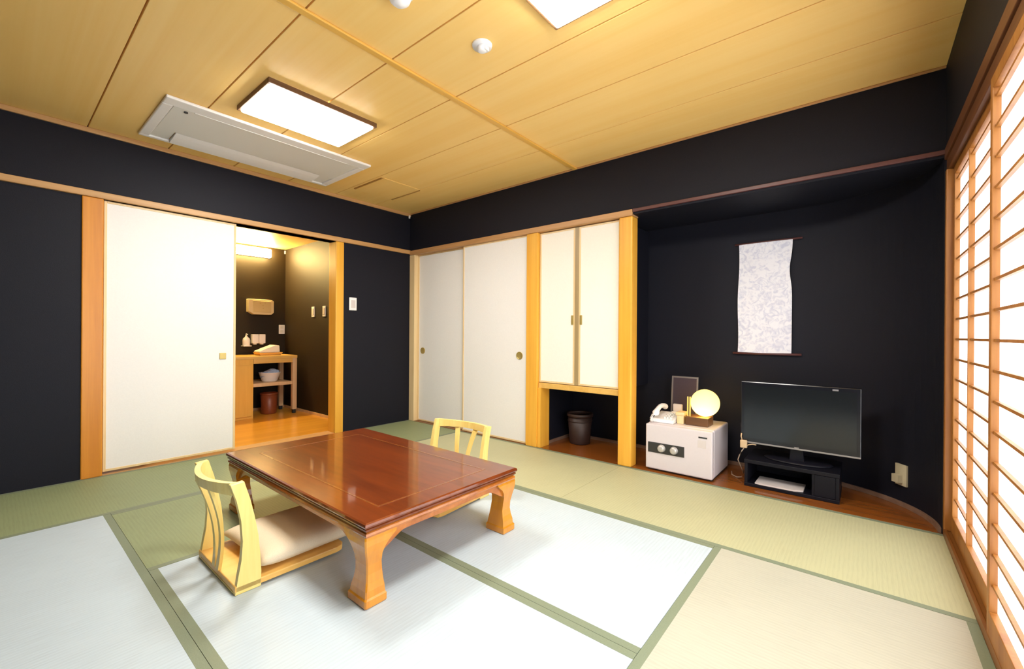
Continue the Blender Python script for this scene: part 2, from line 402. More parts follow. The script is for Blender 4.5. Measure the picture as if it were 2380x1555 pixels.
# rails and posts
tag(MB().box((-0.10, YB, RB), (0.022, 0, RT), 0.004).build('trim_6', M['rail_y']), 'long wooden head rail along the left wall', 'trim', kind='structure')
tag(MB().box((0.022, -0.02, RB - 0.012), (2.72, 0.10, RT - 0.008), 0.004).build('trim_7', M['rail_x']), 'wooden head rail above the closet doors', 'trim', kind='structure')
tag(MB().box((2.72, -0.014, RT - 0.030), (LX, 0.06, RT - 0.006), 0.003).build('trim_8', M['rail_dark']), 'thin dark reddish rail above the alcove', 'trim', kind='structure')
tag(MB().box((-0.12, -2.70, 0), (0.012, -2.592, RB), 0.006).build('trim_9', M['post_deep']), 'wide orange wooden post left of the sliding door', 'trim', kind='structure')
tag(MB().box((-0.13, -0.905, 0), (0.014, -0.82, RB), 0.006).build('trim_10', M['post']), 'orange wooden post right of the open doorway', 'trim', kind='structure')
tag(MB().box((0.004, -0.006, 0), (0.095, 0.09, RB - 0.012), 0.004).build('trim_11', M['door_frame']), 'pale wooden jamb in the room corner beside the closet', 'trim', kind='structure')
tag(MB().box((1.715, -0.012, 0), (1.838, 0.14, RB - 0.012), 0.006).build('trim_12', M['post']), 'orange wooden post between closet doors and wall cabinet', 'trim', kind='structure')
tag(MB().box((2.612, -0.014, 0), (2.722, 0.09, RB - 0.012), 0.010).build('trim_13', M['post']), 'orange wooden alcove post left of the safe', 'trim', kind='structure')
tag(MB().box((1.838, 0.0, 0), (1.872, 0.14, 0.53), 0.003).build('trim_14', M['post']), 'short wooden jamb below the wall cabinet', 'trim', kind='structure')

# baseboard following the alcove
bb = MB()
inner = [(1.85, 0.589)] + [(3.70 + 0.689 * math.sin(PI / 2 * i / N), 0.589 * math.cos(PI / 2 * i / N)) for i in range(0, N + 1)]
outer = [(1.85, 0.577)] + [(3.70 + 0.677 * math.sin(PI / 2 * i / N), 0.577 * math.cos(PI / 2 * i / N)) for i in range(0, N + 1)]
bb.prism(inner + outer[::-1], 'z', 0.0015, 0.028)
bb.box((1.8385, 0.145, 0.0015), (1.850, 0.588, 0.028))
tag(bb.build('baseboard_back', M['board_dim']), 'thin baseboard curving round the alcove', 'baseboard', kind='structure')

# small white caps in the ceiling corners
tag(MB().box((0.020, -0.040, H - 0.062), (0.036, -0.022, H - 0.026), 0.004).build('trim_15', M['white_plastic']), 'tiny white cap in the ceiling corner of the room', 'trim', kind='structure')
tag(MB().box((-1.964, -0.578, 2.06), (-1.945, -0.561, 2.105), 0.004).build('trim_16', M['white_plastic']), 'tiny white cap in the ceiling corner of the entry', 'trim', kind='structure')

# ------------------------------------------------------------------ sliding doors
def sliding_door(name, label, axis, plane, lo, hi, z0, z1, pull_at, pull_kind, fw=0.016, th=0.028, paper='door_paper'):
    """axis: which world axis the door's width runs along; plane: front face coordinate"""
    sgn = -1 if axis == 'x' else 1      # front faces -y or +x
    def pt(u, d, z): return (u, plane - sgn * -d if False else plane + (d if axis == 'x' else -d), z) if axis == 'x' else (plane - d, u, z)
    base = pt((lo + hi) / 2, 0, z0)
    t = thing(name, label, 'sliding door', base, kind='structure')
    MB().box(pt(lo + fw * .6, 0.004, z0 + fw * .6), pt(hi - fw * .6, th - 0.004, z1 - fw * .6)).build('paper_panel', M[paper], t)
    fr = MB()
    fr.box(pt(lo, 0, z0), pt(lo + fw, th, z1), 0.002); fr.box(pt(hi - fw, 0, z0), pt(hi, th, z1), 0.002)
    fr.box(pt(lo + fw, 0, z0), pt(hi - fw, th, z0 + fw), 0.002); fr.box(pt(lo + fw, 0, z1 - fw), pt(hi - fw, th, z1), 0.002)
    fr.build('door_frame', M['door_frame'], t)
    pu, pz = pull_at
    p = MB()
    if pull_kind == 'square':
        p.box(pt(pu - .024, -0.003, pz - .026), pt(pu + .024, 0.006, pz + .026), 0.003)
    else:
        c = pt(pu, 0.004, pz)
        prof = [(0.001, -0.001), (0.026, -0.001), (0.033, -0.004), (0.036, -0.007), (0.036, 0.004), (0.001, 0.004)]
        if axis == 'x': p.lathe([(r, h) for r, h in prof], c, 28, 'y')
        else: p.lathe([(r, -h) for r, h in prof], c, 28, 'x')
    p.build('door_pull', M['pull'], t)
    return t
sliding_door('door_1', 'wide white sliding door beside the orange post, left of the open doorway', 'y', -0.012, -2.588, -1.775, 0.022, RB - 0.004, (-1.868, 0.806), 'square')
sliding_door('door_2', 'narrower white closet door next to the room corner', 'x', 0.050, 0.096, 0.905, 0.006, RB - 0.012, (0.182, 0.808), 'round')
sliding_door('door_3', 'white closet door beside the orange post, nearer the cabinet', 'x', 0.012, 0.872, 1.714, 0.006, RB - 0.012, (1.622, 0.805), 'round')

# ------------------------------------------------------------------ wall cabinet above the low alcove
t = thing('wall_cabinet', 'white two-door wall cabinet hanging above the dark low alcove', 'cabinet', (2.23, 0.03, 0.53))
MB().box((1.840, 0.055, 0.575), (2.610, 0.58, RB - 0.014)).build('body', M['black_wall'], t)
MB().box((1.840, 0.012, 0.528), (2.611, 0.30, 0.575), 0.003).build('bottom_board', M['counter'], t)
MB().box((2.203, 0.020, 0.578), (2.241, 0.054, RB - 0.016), 0.002).build('centre_stile', M['stile'], t)
for (xa, xb, px) in ((1.842, 2.202, 2.180), (2.242, 2.609, 2.262)):
    d = MB().box((xa, 0.026, 0.580), (xb, 0.050, RB - 0.018), 0.002).build('cabinet_door', M['cab_paper'], t)
    fr = MB(); fw = 0.014
    fr.box((xa, 0.022, 0.580), (xa + fw, 0.026, RB - 0.018)); fr.box((xb - fw, 0.022, 0.580), (xb, 0.026, RB - 0.018))
    fr.box((xa + fw, 0.022, 0.580), (xb - fw, 0.026, 0.594)); fr.box((xa + fw, 0.022, RB - 0.032), (xb - fw, 0.026, RB - 0.018))
    fr.build('door_frame', M['door_frame'], d)
    MB().box((px - .011, 0.017, 1.085), (px + .011, 0.0265, 1.165), 0.004).build('door_pull', M['pull'], d)

# ------------------------------------------------------------------ shoji window wall
tag(MB().box((LX + 0.012, -2.764, -0.08), (LX + 0.10, 0, 0.030), 0.002).box((LX, -2.764, -0.08), (LX + 0.012, 0, 0.036), 0.002).build('trim_17', M['sill']), 'brown wooden sill under the shoji window', 'trim', kind='structure')
tag(MB().box((LX - 0.004, -2.764, 1.905), (LX + 0.11, 0, 1.962), 0.003).box((LX + 0.004, -2.764, 1.850), (LX + 0.11, 0, 1.905), 0.003).build('trim_18', M['kamoi']), 'dark brown head beam above the shoji window', 'trim', kind='structure')
tag(MB().box((LX, -0.034, 0.030), (LX + 0.10, 0.03, 1.85), 0.004).build('trim_19', M['shoji_wood']), 'brown corner post where shoji window meets the alcove', 'trim', kind='structure')
BZ = [0.993 + 0.0992 * k for k in range(-8, 9)]
def shoji(n, label, xf, ya, yb):
    """panel from ya (far) to yb (near); xf room-side face"""
    t = thing('window_%d' % n, label, 'shoji window', (xf + 0.012, (ya + yb) / 2, 0.032), kind='structure')
    st = 0.030; d = 0.024; zb, zt = 0.032, 1.852
    fr = MB()
    fr.box((xf, ya - st, zb), (xf + d, ya, zt), 0.002); fr.box((xf, yb, zb), (xf + d, yb + st, zt), 0.002)
    fr.box((xf, yb + st, zb), (xf + d, ya - st, 0.115), 0.002); fr.box((xf, yb + st, 1.812), (xf + d, ya - st, zt), 0.002)
    fr.build('window_frame', M['shoji_wood'], t)
    la = MB(); w = 0.005
    for z in BZ:
        if 0.13 < z < 1.80: la.box((xf + 0.008, yb + st, z - w), (xf + d - 0.004, ya - st, z + w))
    ym = ya - 0.395 if n == 1 else (ya + yb) / 2
    la.box((xf + 0.001, ym - w, 0.115), (xf + d - 0.004, ym + w, 1.812))
    la.build('lattice', M['shoji_wood'], t)
    MB().box((xf + d - 0.004, yb + st * .5, 0.10), (xf + d - 0.003, ya - st * .5, 1.825)).build('paper', M['shoji_paper_boosted' if n == 3 else 'shoji_paper'], t)
shoji(1, 'narrow looking far shoji panel beside the black alcove wall', LX + 0.026, -0.036, -1.045)
shoji(2, 'near shoji panel of bright paper at the right edge', LX + 0.002, -0.998, -1.93)
shoji(3, 'unseen shoji panel beside the camera, glow boosted for the foreground', LX + 0.026, -1.885, -2.76)

# ------------------------------------------------------------------ ceiling lamps, air conditioner, hatch, detectors
def ceiling_lamp(label, x0, x1, y0, y1, z0=H - 0.030):
    t = thing('ceiling_light', label, 'ceiling light', ((x0 + x1) / 2, (y0 + y1) / 2, z0), 'flush ceiling lights')
    fr = MB(); w = 0.016
    fr.box((x0, y0, z0), (x0 + w, y1, H - 0.001), 0.003); fr.box((x1 - w, y0, z0), (x1, y1, H - 0.001), 0.003)
    fr.box((x0 + w, y0, z0), (x1 - w, y0 + w, H - 0.001), 0.003); fr.box((x0 + w, y1 - w, z0), (x1 - w, y1, H - 0.001), 0.003)
    fr.build('frame', M['frame_dark'], t)
    MB().box((x0 + w, y0 + w, z0 - 0.012), (x1 - w, y1 - w, H - 0.004), 0.010, 4).build('diffuser', M['lamp_white'], t)
ceiling_lamp('rectangular ceiling light in dark frame beside the air conditioner', 1.118, 1.590, -2.140, -1.475)
ceiling_lamp('rectangular ceiling light cut off by the top edge of the photo', 3.010, 3.480, -2.150, -1.492)

t = thing('air_conditioner', 'long white ceiling cassette air conditioner along the left wall', 'air conditioner', (0.57, -1.775, H - 0.02))
x0, x1, y0, y1, zb = 0.190, 0.945, -2.445, -1.108, H - 0.020
fr = MB()
fr.box((x1 - 0.10, y0, zb), (x1, y1, H - 0.001), 0.006)
fr.box((x0, y0, zb), (x0 + 0.035, y1, H - 0.001), 0.006)
fr.box((x0 + 0.035, y0, zb), (x1 - 0.10, y0 + 0.055, H - 0.001), 0.006)
fr.box((x0 + 0.035, y1 - 0.055, zb), (x1 - 0.10, y1, H - 0.001), 0.006)
fr.build('housing', M['white_plastic'], t)
MB().box((x0 + 0.225, y0 + 0.057, zb + 0.004), (x1 - 0.105, y1 - 0.057, H - 0.002), 0.003).build('intake_panel', M['grey_plastic'], t)
MB().box((x0 + 0.037, y0 + 0.057, zb + 0.010), (x0 + 0.223, y0 + 0.16, H - 0.002), 0.002).build('outlet_surround', M['grey_plastic'], t)
MB().box((x0 + 0.037, y1 - 0.16, zb + 0.010), (x0 + 0.223, y1 - 0.057, H - 0.002), 0.002).build('outlet_surround', M['grey_plastic'], t)
v = MB().prism([(x0 + 0.042, zb - 0.012), (x0 + 0.10, zb - 0.009), (x0 + 0.165, zb - 0.003), (x0 + 0.219, zb + 0.005), (x0 + 0.219, zb + 0.012), (x0 + 0.042, zb + 0.012)], 'y', y0 + 0.164, y1 - 0.164)
v.build('air_vane', M['white_plastic'], t)
MB().box((x1 - 0.105, y0 + 0.16, zb - 0.002), (x1 - 0.094, y1 - 0.16, zb + 0.006), 0.002).build('panel_seam', M['grey_plastic'], t)
MB().lathe([(0.001, 0), (0.011, 0), (0.011, 0.008), (0.001, 0.008)], (x1 - 0.135, y0 + 0.125, zb - 0.002), 16).build('sensor', M['dark_metal'], t)

t = thing('ceiling_hatch', 'square wooden inspection hatch in the ceiling near the corner', 'ceiling hatch', (0.54, -0.67, H - 0.006))
MB().box((0.302, -0.868, H - 0.005), (0.772, -0.474, H - 0.0005), 0.001).build('panel', M['ceil'], t)
for y in (-0.882, -0.466):
    MB().box((0.31, y - 0.008, H - 0.009), (0.76, y + 0.006, H - 0.0006), 0.001).build('edge_strip', M['ceil_gap'], t)

t = thing('smoke_detector', 'small round white detector on the ceiling, left of the upper light', 'detector', (2.66, -1.60, H - 0.03))
MB().lathe([(0.001, H - 0.034), (0.016, H - 0.034), (0.022, H - 0.030), (0.024, H - 0.012), (0.001, H - 0.012)], (2.66, -1.60, 0), 24).build('head', M['white_plastic'], t)
MB().lathe([(0.001, H - 0.012), (0.046, H - 0.012), (0.048, H - 0.004), (0.048, H - 0.001), (0.001, H - 0.001)], (2.66, -1.60, 0), 32).build('base', M['white_plastic'], t)
MB().box((2.672, -1.606, H - 0.032), (2.686, -1.578, H - 0.014), 0.002).build('sensing_slot', M['grey_plastic'], t)
t = thing('ceiling_dome', 'larger white ceiling dome cut off by the top edge', 'ceiling dome', (2.625, -2.06, H - 0.07))
MB().lathe([(0.001, H - 0.062), (0.024, H - 0.058), (0.040, H - 0.044), (0.047, H - 0.024), (0.049, H - 0.010), (0.001, H - 0.010)], (2.625, -2.045, 0), 32).build('dome', M['white_plastic'], t)
MB().lathe([(0.001, H - 0.010), (0.058, H - 0.010), (0.060, H - 0.001), (0.001, H - 0.001)], (2.625, -2.045, 0), 32).build('base', M['white_plastic'], t)

# ------------------------------------------------------------------ low table
TX0, TX1, TY0, TY1, TZ = 1.290, 2.712, -2.238, -1.372, 0.320
t = thing('low_table', 'glossy reddish brown low table with curved legs in the middle of the mats', 'table', ((TX0 + TX1) / 2, (TY0 + TY1) / 2, 0))
tp = MB()
def rect(i, z, x0=TX0, x1=TX1, y0=TY0, y1=TY1): return [(x0 + i, y0 + i, z), (x1 - i, y0 + i, z), (x1 - i, y1 - i, z), (x0 + i, y1 - i, z)]
prof = [(0.030, 0.283), (0.012, 0.283), (0.006, 0.289), (0.006, 0.295), (0.010, 0.298), (0.002, 0.302), (0.0, 0.308), (0.002, 0.316), (0.008, 0.320), (0.03, 0.320)]
tp.loft([rect(i, z) for i, z in prof])
top = tp.build('tabletop', M['table'], t)
il = MB(); i0, w = 0.118, 0.010
X0, X1, Y0, Y1 = TX0 + 0.150, TX1 - 0.105, TY0 + i0, TY1 - 0.128
for a, b in (((X0, Y0), (X1, Y0 + w)), ((X0, Y1 - w), (X1, Y1)), ((X0, Y0 + w), (X0 + w, Y1 - w)), ((X1 - w, Y0 + w), (X1, Y1 - w))):
    il.box((*a, TZ - 0.001), (*b, TZ + 0.0007))
il.build('inlay_line', M['inlay'], top)
# aprons with scalloped lower edge
def apron_profile(a, b, zt, zm, ze, run):
    n = 14; pts = [(a, zt), (b, zt)]
    low = []
    for k in range(n + 1):
        u = k / n; low.append((b - run * u, ze + (zm - ze) * (0.5 - 0.5 * math.cos(PI * u))))
    low2 = [(a + run * (1 - k / n), zm + (ze - zm) * (0.5 - 0.5 * math.cos(PI * k / n))) for k in range(n + 1)]
    return pts + low + low2
ap = MB()
xa, xb, ya, yb = TX0 + 0.030, TX1 - 0.030, TY0 + 0.028, TY1 - 0.014
for y in (ya, yb - 0.022): ap.prism(apron_profile(xa + .055, xb - .055, 0.284, 0.234, 0.185, 0.15), 'y', y, y + 0.022, 0.003)
for x in (xa, xb - 0.022): ap.prism(apron_profile(ya + .045, yb - .045, 0.284, 0.234, 0.185, 0.13), 'x', x, x + 0.022, 0.003)
ap.build('apron', M['table_apron'], t)
mo = MB(); mo.loft([rect(i, z) for i, z in ((0.060, 0.2825), (0.016, 0.2825), (0.010, 0.278), (0.008, 0.270), (0.012, 0.262), (0.022, 0.258), (0.060, 0.258))])
mo.build('moulding', M['table_apron'], t)
def leg(cx, cy, sx, sy):
    """cx,cy outer corner; sx,sy point inward"""
    st = [ # z, outward shift of corner, x size, y size
        (0.0008, 0.004, 0.110, 0.084), (0.006, 0.007, 0.118, 0.090), (0.030, 0.007, 0.118, 0.090), (0.036, 0.002, 0.108, 0.082),
        (0.060, 0.000, 0.100, 0.078), (0.085, -0.006, 0.088, 0.070), (0.115, -0.010, 0.078, 0.064), (0.150, -0.008, 0.076, 0.062),
        (0.180, -0.002, 0.082, 0.068), (0.205, 0.004, 0.096, 0.082), (0.228, 0.008, 0.118, 0.104), (0.250, 0.009, 0.146, 0.132), (0.268, 0.006, 0.150, 0.136), (0.284, 0.000, 0.146, 0.132)]
    rings = []
    for z, o, ax, ay in st:
        x_, y_ = cx - sx * o, cy - sy * o
        c = 0.005
        p = [(x_ + sx * c, y_), (x_ + sx * ax, y_), (x_ + sx * ax, y_ + sy * ay), (x_, y_ + sy * ay), (x_, y_ + sy * c)]
        rings.append([(a, b, z) for a, b in p])
    m = MB(); m.loft(rings)
    m.build('leg', M['table_leg'], t)
for cx, sx in ((TX0 + 0.022, 1), (TX1 - 0.022, -1)):
    for cy, sy in ((TY0 + 0.018, 1), (TY1 - 0.006, -1)):
        leg(cx, cy, sx, sy)

# ------------------------------------------------------------------ legless chairs
def make_chair(label):
    t = thing('legless_chair', label, 'floor chair', (0, 0, 0), 'pale wooden legless floor chairs')
    back = [(0.000, 0.0008), (0.010, 0.06), (0.022, 0.13), (0.026, 0.20), (0.020, 0.28), (0.004, 0.36), (-0.018, 0.425)]
    front = [(0.030, 0.430), (0.050, 0.36), (0.066, 0.29), (0.080, 0.21), (0.088, 0.13), (0.092, 0.06), (0.092, 0.0008)]
    for s in (-1, 1):
        x = s * 0.212
        MB().prism(back + front, 'x', x - 0.012, x + 0.012, 0.003).build('side_plank', M['chair'], t)
    n = 18; rings = []
    for k in range(n + 1):
        x = -0.200 + 0.400 * k / n; u = x / 0.200
        y = 0.004 - 0.050 * (1 - u * u)
        zc = 0.403
        hh = 0.024 - 0.005 * (1 - u * u); d = 0.011
        rings.append([(x, y - d - 0.004, zc + hh), (x, y + d - 0.004, zc + hh), (x, y + d, zc - hh), (x, y - d, zc - hh)])
    m = MB(); m.loft(rings, smooth=False); m.build('top_rail', M['chair'], t)
    for s in (-1, 1):
        rings = []
        for k in range(13):
            u = k / 12; z = 0.385 - 0.352 * u
            x = s * (0.078 - 0.058 * u ** 0.8)
            y = -0.046 * (1 - u) ** 1.5 + 0.020 * math.sin(PI * u) * 0.9 + 0.004
            wv = 0.017 - 0.004 * math.sin(PI * u); d = 0.006
            rings.append([(x - wv, y - d, z), (x + wv, y - d, z), (x + wv, y + d, z), (x - wv, y + d, z)])
        m = MB(); m.loft(rings); m.build('back_slat', M['chair'], t)
    base = MB()
    base.prism([(-0.224, 0.0), (0.224, 0.0), (0.224, 0.41), (0.216, 0.435), (0.19, 0.452), (-0.19, 0.452), (-0.216, 0.435), (-0.224, 0.41)], 'z', 0.010, 0.034, 0.004)
    base.build('seat_board', M['chair_seat'], t)
    rr = MB()
    rr.box((-0.199, 0.0, 0.0008), (0.199, 0.03, 0.0095), 0.002); rr.build('floor_runner', M['chair'], t)
    MB().box((-0.199, 0.40, 0.0008), (0.199, 0.43, 0.0095), 0.002).build('floor_runner', M['chair'], t)
    return t
c1 = make_chair('pale wooden legless chair with beige cushion at the near left side of the table')
c2 = copy_tree(c1)
c1.location = (2.018, -2.495, 0.0)
c2.location = (2.060, -1.130, 0.0); c2.rotation_euler = (0, 0, PI + math.radians(5))
tag(c2, 'pale wooden legless chair half hidden behind the far side of the table')
cu = MB().pillow((2.012, -2.155, 0.076), 0.44, 0.50, 0.085, rz=0.02, flat=0.49)
o = cu.build('floor_cushion', M['cushion'])
tag(o, 'flat beige cushion on the seat of the near legless chair', 'cushion')

# ------------------------------------------------------------------ alcove furniture
# safe
SX0, SX1, SY0, SY1, SZ = 2.818, 3.286, 0.032, 0.470, 0.348
t = thing('safe', 'white boxy safe with two-knob black panel on the alcove floor', 'safe', ((SX0 + SX1) / 2, (SY0 + SY1) / 2, 0.001))
MB().box((SX0, SY0 + 0.045, 0.014), (SX1, SY1, SZ), 0.012, 3).build('body', M['white_enamel'], t)
MB().box((SX0 + 0.01, SY0 + 0.03, 0.0015), (SX1 - 0.01, SY1 - 0.01, 0.016)).build('plinth', M['foot_black'], t)
d = MB().box((SX0, SY0, 0.014), (SX1, SY0 + 0.043, SZ - 0.004), 0.010, 3).build('door', M['white_enamel'], t)
pn = MB().box((2.838, SY0 - 0.004, 0.137), (3.100, SY0 + 0.004, 0.212), 0.002).build('knob_panel', M['dark_metal'], t)
for kx in (2.940, 3.030):
    MB().lathe([(0.001, -0.026), (0.018, -0.026), (0.024, -0.020), (0.025, -0.002), (0.028, 0.0), (0.001, 0.0)], (kx, SY0 - 0.004, 0.176), 28, 'y').build('dial_knob', M['knob_grey'], pn)
MB().box((3.195, SY0 - 0.0015, 0.292), (3.252, SY0 + 0.002, 0.302)).build('name_plate', M['dark_metal'], t)
MB().box((3.190, SY0 - 0.001, 0.225), (3.245, SY0 + 0.002, 0.278), 0.0005).build('sticker', M['paper_white'], t)
# round paper lamp
t = thing('table_lamp', 'glowing yellow round paper lamp on a dark wooden base on the safe', 'lamp', (3.170, 0.235, SZ))
MB().box((3.070, 0.150, SZ + 0.001), (3.225, 0.290, SZ + 0.062), 0.003).build('base', M['lamp_wood'], t)
gl = MB(); R = 0.098; c = (3.185, 0.225, SZ + 0.063 + 0.100)
gl.lathe([(R * math.sin(PI * k / 20) if 0 < k < 20 else 0.012, -R * math.cos(PI * k / 20)) for k in range(21)], c, 40)
gl.build('paper_globe', M['globe'], t)
MB().lathe([(0.026 * math.sin(PI * k / 10) if 0 < k < 10 else 0.001, -0.026 * math.cos(PI * k / 10)) for k in range(11)], (c[0], c[1] - 0.022, c[2] - 0.035), 20).build('bulb', M['bulb'], t)
for px in (3.078, 3.094):
    MB().box((px - 0.004, 0.170, SZ + 0.062), (px + 0.004, 0.178, SZ + 0.205), 0.001).build('side_post', M['chair'], t)
# mirror
t = thing('tabletop_mirror', 'upright rectangular mirror standing on the safe behind the telephone', 'mirror', (2.985, 0.385, SZ))
def tilt(y, z): return (y + 0.10 * (z - SZ), z)
m = MB()
def slab(x0, x1, z0, z1, y, th):
    a = tilt(y, z0); b = tilt(y, z1)
    mm = [(a[0], a[1]), (a[0] + th, a[1]), (b[0] + th, b[1]), (b[0], b[1])]
    return mm
MB().prism(slab(0, 0, SZ + 0.03, SZ + 0.318, 0.360, 0.006), 'x', 2.900, 3.078).build('glass', M['glass_dark'], t)
fr = MB()
for xa, xb, za, zb in ((2.888, 2.900, 0.018, 0.330), (3.078, 3.090, 0.018, 0.330), (2.900, 3.078, 0.018, 0.030), (2.900, 3.078, 0.318, 0.330)):
    fr.prism(slab(0, 0, SZ + za, SZ + zb, 0.358, 0.012), 'x', xa, xb)
fr.build('frame', M['silver'], t)
MB().box((2.905, 0.33, SZ + 0.001), (3.075, 0.43, SZ + 0.018), 0.003).build('stand', M['white_plastic'], t)
# telephone
t = thing('telephone', 'white desk telephone at the left end of the safe top', 'telephone', (2.900, 0.20, SZ))
MB().prism([(0.090, SZ + 0.001), (0.300, SZ + 0.001), (0.300, SZ + 0.058), (0.100, SZ + 0.026)], 'x', 2.835, 3.000, 0.006, 3).build('base', M['white_plastic'], t)
hs = MB()
rings = []
for k in range(19):
    u = -1 + 2 * k / 18; y = 0.195 + 0.105 * u
    z = SZ + 0.062 + 0.032 * (1 - u * u) + 0.028 * (u + 1) * 0.5
    r = 0.016 + 0.012 * abs(u) ** 4
    if k in (0, 18): r = 0.012
    rings.append([(2.868 + r * 1.15 * math.cos(2*PI*j/14), y, z + r * math.sin(2*PI*j/14)) for j in range(14)])
hs.loft(rings, smooth=True); hs.build('handset', M['white_plastic'], t)
kp = MB()
for ix in range(3):
    for iy in range(4):
        zz = SZ + 0.030 + 0.16 * (0.12 + 0.035 * iy - 0.1)
        kp.box((2.918 + 0.022 * ix, 0.125 + 0.032 * iy, zz - 0.004), (2.934 + 0.022 * ix, 0.147 + 0.032 * iy, zz + 0.012 + 0.0), 0.002, 1)
kp.build('keypad', M['grey_plastic'], t)
cord = [(2.850 - 0.010 * math.sin(k * 1.5), 0.088 - 0.03 * math.sin(PI * k / 40), SZ + 0.010 + 0.004 * math.cos(k * 1.5) + 0.05 * (k / 40) ** 2) for k in range(41)]
MB().tube(cord, 0.004, 8).build('cord', M['white_plastic'], t)
# little wooden note box
t = thing('note_box', 'small pale wooden box between telephone and round lamp', 'box', (3.030, 0.190, SZ))
MB().box((3.010, 0.145, SZ + 0.001), (3.056, 0.235, SZ + 0.062), 0.003).build('box_body', M['door_frame'], t)
MB().box((3.000, 0.140, SZ + 0.062), (3.062, 0.240, SZ + 0.086), 0.005).build('lid', M['door_frame'], t)
# white tissue-like cup in front of mirror
t = thing('paper_tray', 'small white tray of papers in front of the mirror', 'tray', (2.960, 0.315, SZ))
MB().box((2.925, 0.306, SZ + 0.060), (2.995, 0.326, SZ + 0.120), 0.006).build('cards', M['paper_white'], t)
MB().box((2.915, 0.303, SZ + 0.001), (3.005, 0.329, SZ + 0.060), 0.003).build('tray_body', M['white_plastic'], t)

# television stand and television
t = thing('television_stand', 'low black television stand on the alcove floor', 'television stand', (3.715, 0.29, 0.001))
MB().box((3.462, 0.118, 0.156), (3.972, 0.470, 0.180), 0.003).build('top_board', M['black_satin'], t)
MB().box((3.462, 0.122, 0.002), (3.972, 0.470, 0.024), 0.003).build('bottom_board', M['black_satin'], t)
for xa in (3.464, 3.952): MB().box((xa, 0.122, 0.024), (xa + 0.018, 0.470, 0.156), 0.002).build('side_board', M['black_satin'], t)
MB().box((3.482, 0.455, 0.024), (3.952, 0.468, 0.156)).build('back_board', M['black_satin'], t)
MB().box((3.835, 0.125, 0.024), (3.848, 0.455, 0.156)).build('divider', M['black_satin'], t)
MB().box((3.848, 0.122, 0.026), (3.951, 0.134, 0.154), 0.002).build('door', M['black_satin'], t)
o = MB().prism([(3.525, 0.127), (3.560, 0.124), (3.745, 0.124), (3.790, 0.150), (3.790, 0.30), (3.525, 0.30)], 'z', 0.0245, 0.034, 0.002).build('folded_towel', M['paper_white'])
tag(o, 'flat white folded cloth on the lower shelf of the television stand', 'cloth')
t = thing('television', 'black flat screen television on the low stand in the alcove', 'television', (3.745, 0.24, 0.181))
TVX0, TVX1, TVY, TVZ0, TVZ1 = 3.424, 4.070, 0.200, 0.272, 0.692
MB().box((TVX0, TVY, TVZ0), (TVX1, TVY + 0.05, TVZ1), 0.006).box((TVX0 + 0.08, TVY + 0.05, TVZ0 + 0.05), (TVX1 - 0.08, TVY + 0.085, TVZ1 - 0.08), 0.01).build('housing', M['black_gloss'], t)
MB().box((TVX0 + 0.022, TVY - 0.0015, TVZ0 + 0.036), (TVX1 - 0.022, TVY + 0.002, TVZ1 - 0.026)).build('screen', M['screen'], t)
MB().box((TVX0 + 0.002, TVY - 0.003, TVZ0 + 0.001), (TVX1 - 0.002, TVY + 0.004, TVZ0 + 0.011), 0.001).build('silver_strip', M['silver'], t)
MB().box((3.735, TVY - 0.004, TVZ0 + 0.012), (3.760, TVY, TVZ0 + 0.018)).build('badge', M['silver'], t)
MB().box((TVX1 - 0.140, TVY - 0.003, TVZ1 - 0.024), (TVX1 - 0.110, TVY - 0.001, TVZ1 - 0.014)).build('indicator_mark', M['silver'], t)
MB().prism([(3.715, TVZ0 + 0.02), (3.775, TVZ0 + 0.02), (3.785, 0.194), (3.705, 0.194)], 'y', TVY + 0.03, TVY + 0.055).build('neck', M['black_satin'], t)
MB().lathe([(0.001, 0.181), (0.19, 0.181), (0.19, 0.187), (0.17, 0.195), (0.001, 0.196)], (3.745, 0.285, 0), 40, 'z', (1, 0.6)).build('foot', M['black_satin'], t)
# beige adapter with cable at the television's lower left corner
t = thing('power_adapter', 'beige adapter box hanging at the lower left corner of the television', 'adapter', (3.445, 0.19, 0.235))
MB().box((3.426, 0.172, 0.238), (3.468, 0.196, 0.292), 0.006).build('adapter_body', M['beige_box'], t)
MB().tube([(3.432, 0.19, 0.335), (3.430, 0.188, 0.315), (3.436, 0.186, 0.290)], 0.004, 8).build('plug_lead', M['beige_box'], t)
MB().tube([(3.450, 0.185, 0.240), (3.436, 0.182, 0.215), (3.422, 0.18, 0.185), (3.412, 0.185, 0.150), (3.424, 0.20, 0.110), (3.440, 0.22, 0.060), (3.425, 0.24, 0.020), (3.390, 0.26, 0.006), (3.350, 0.30, 0.006), (3.330, 0.38, 0.006)], 0.0035, 8).build('cord', M['cable'], t)
MB().tube([(3.456, 0.186, 0.246), (3.475, 0.190, 0.262), (3.50, 0.194, 0.268), (3.52, 0.197, 0.266)], 0.003, 8).build('cord', M['beige_box'], t)
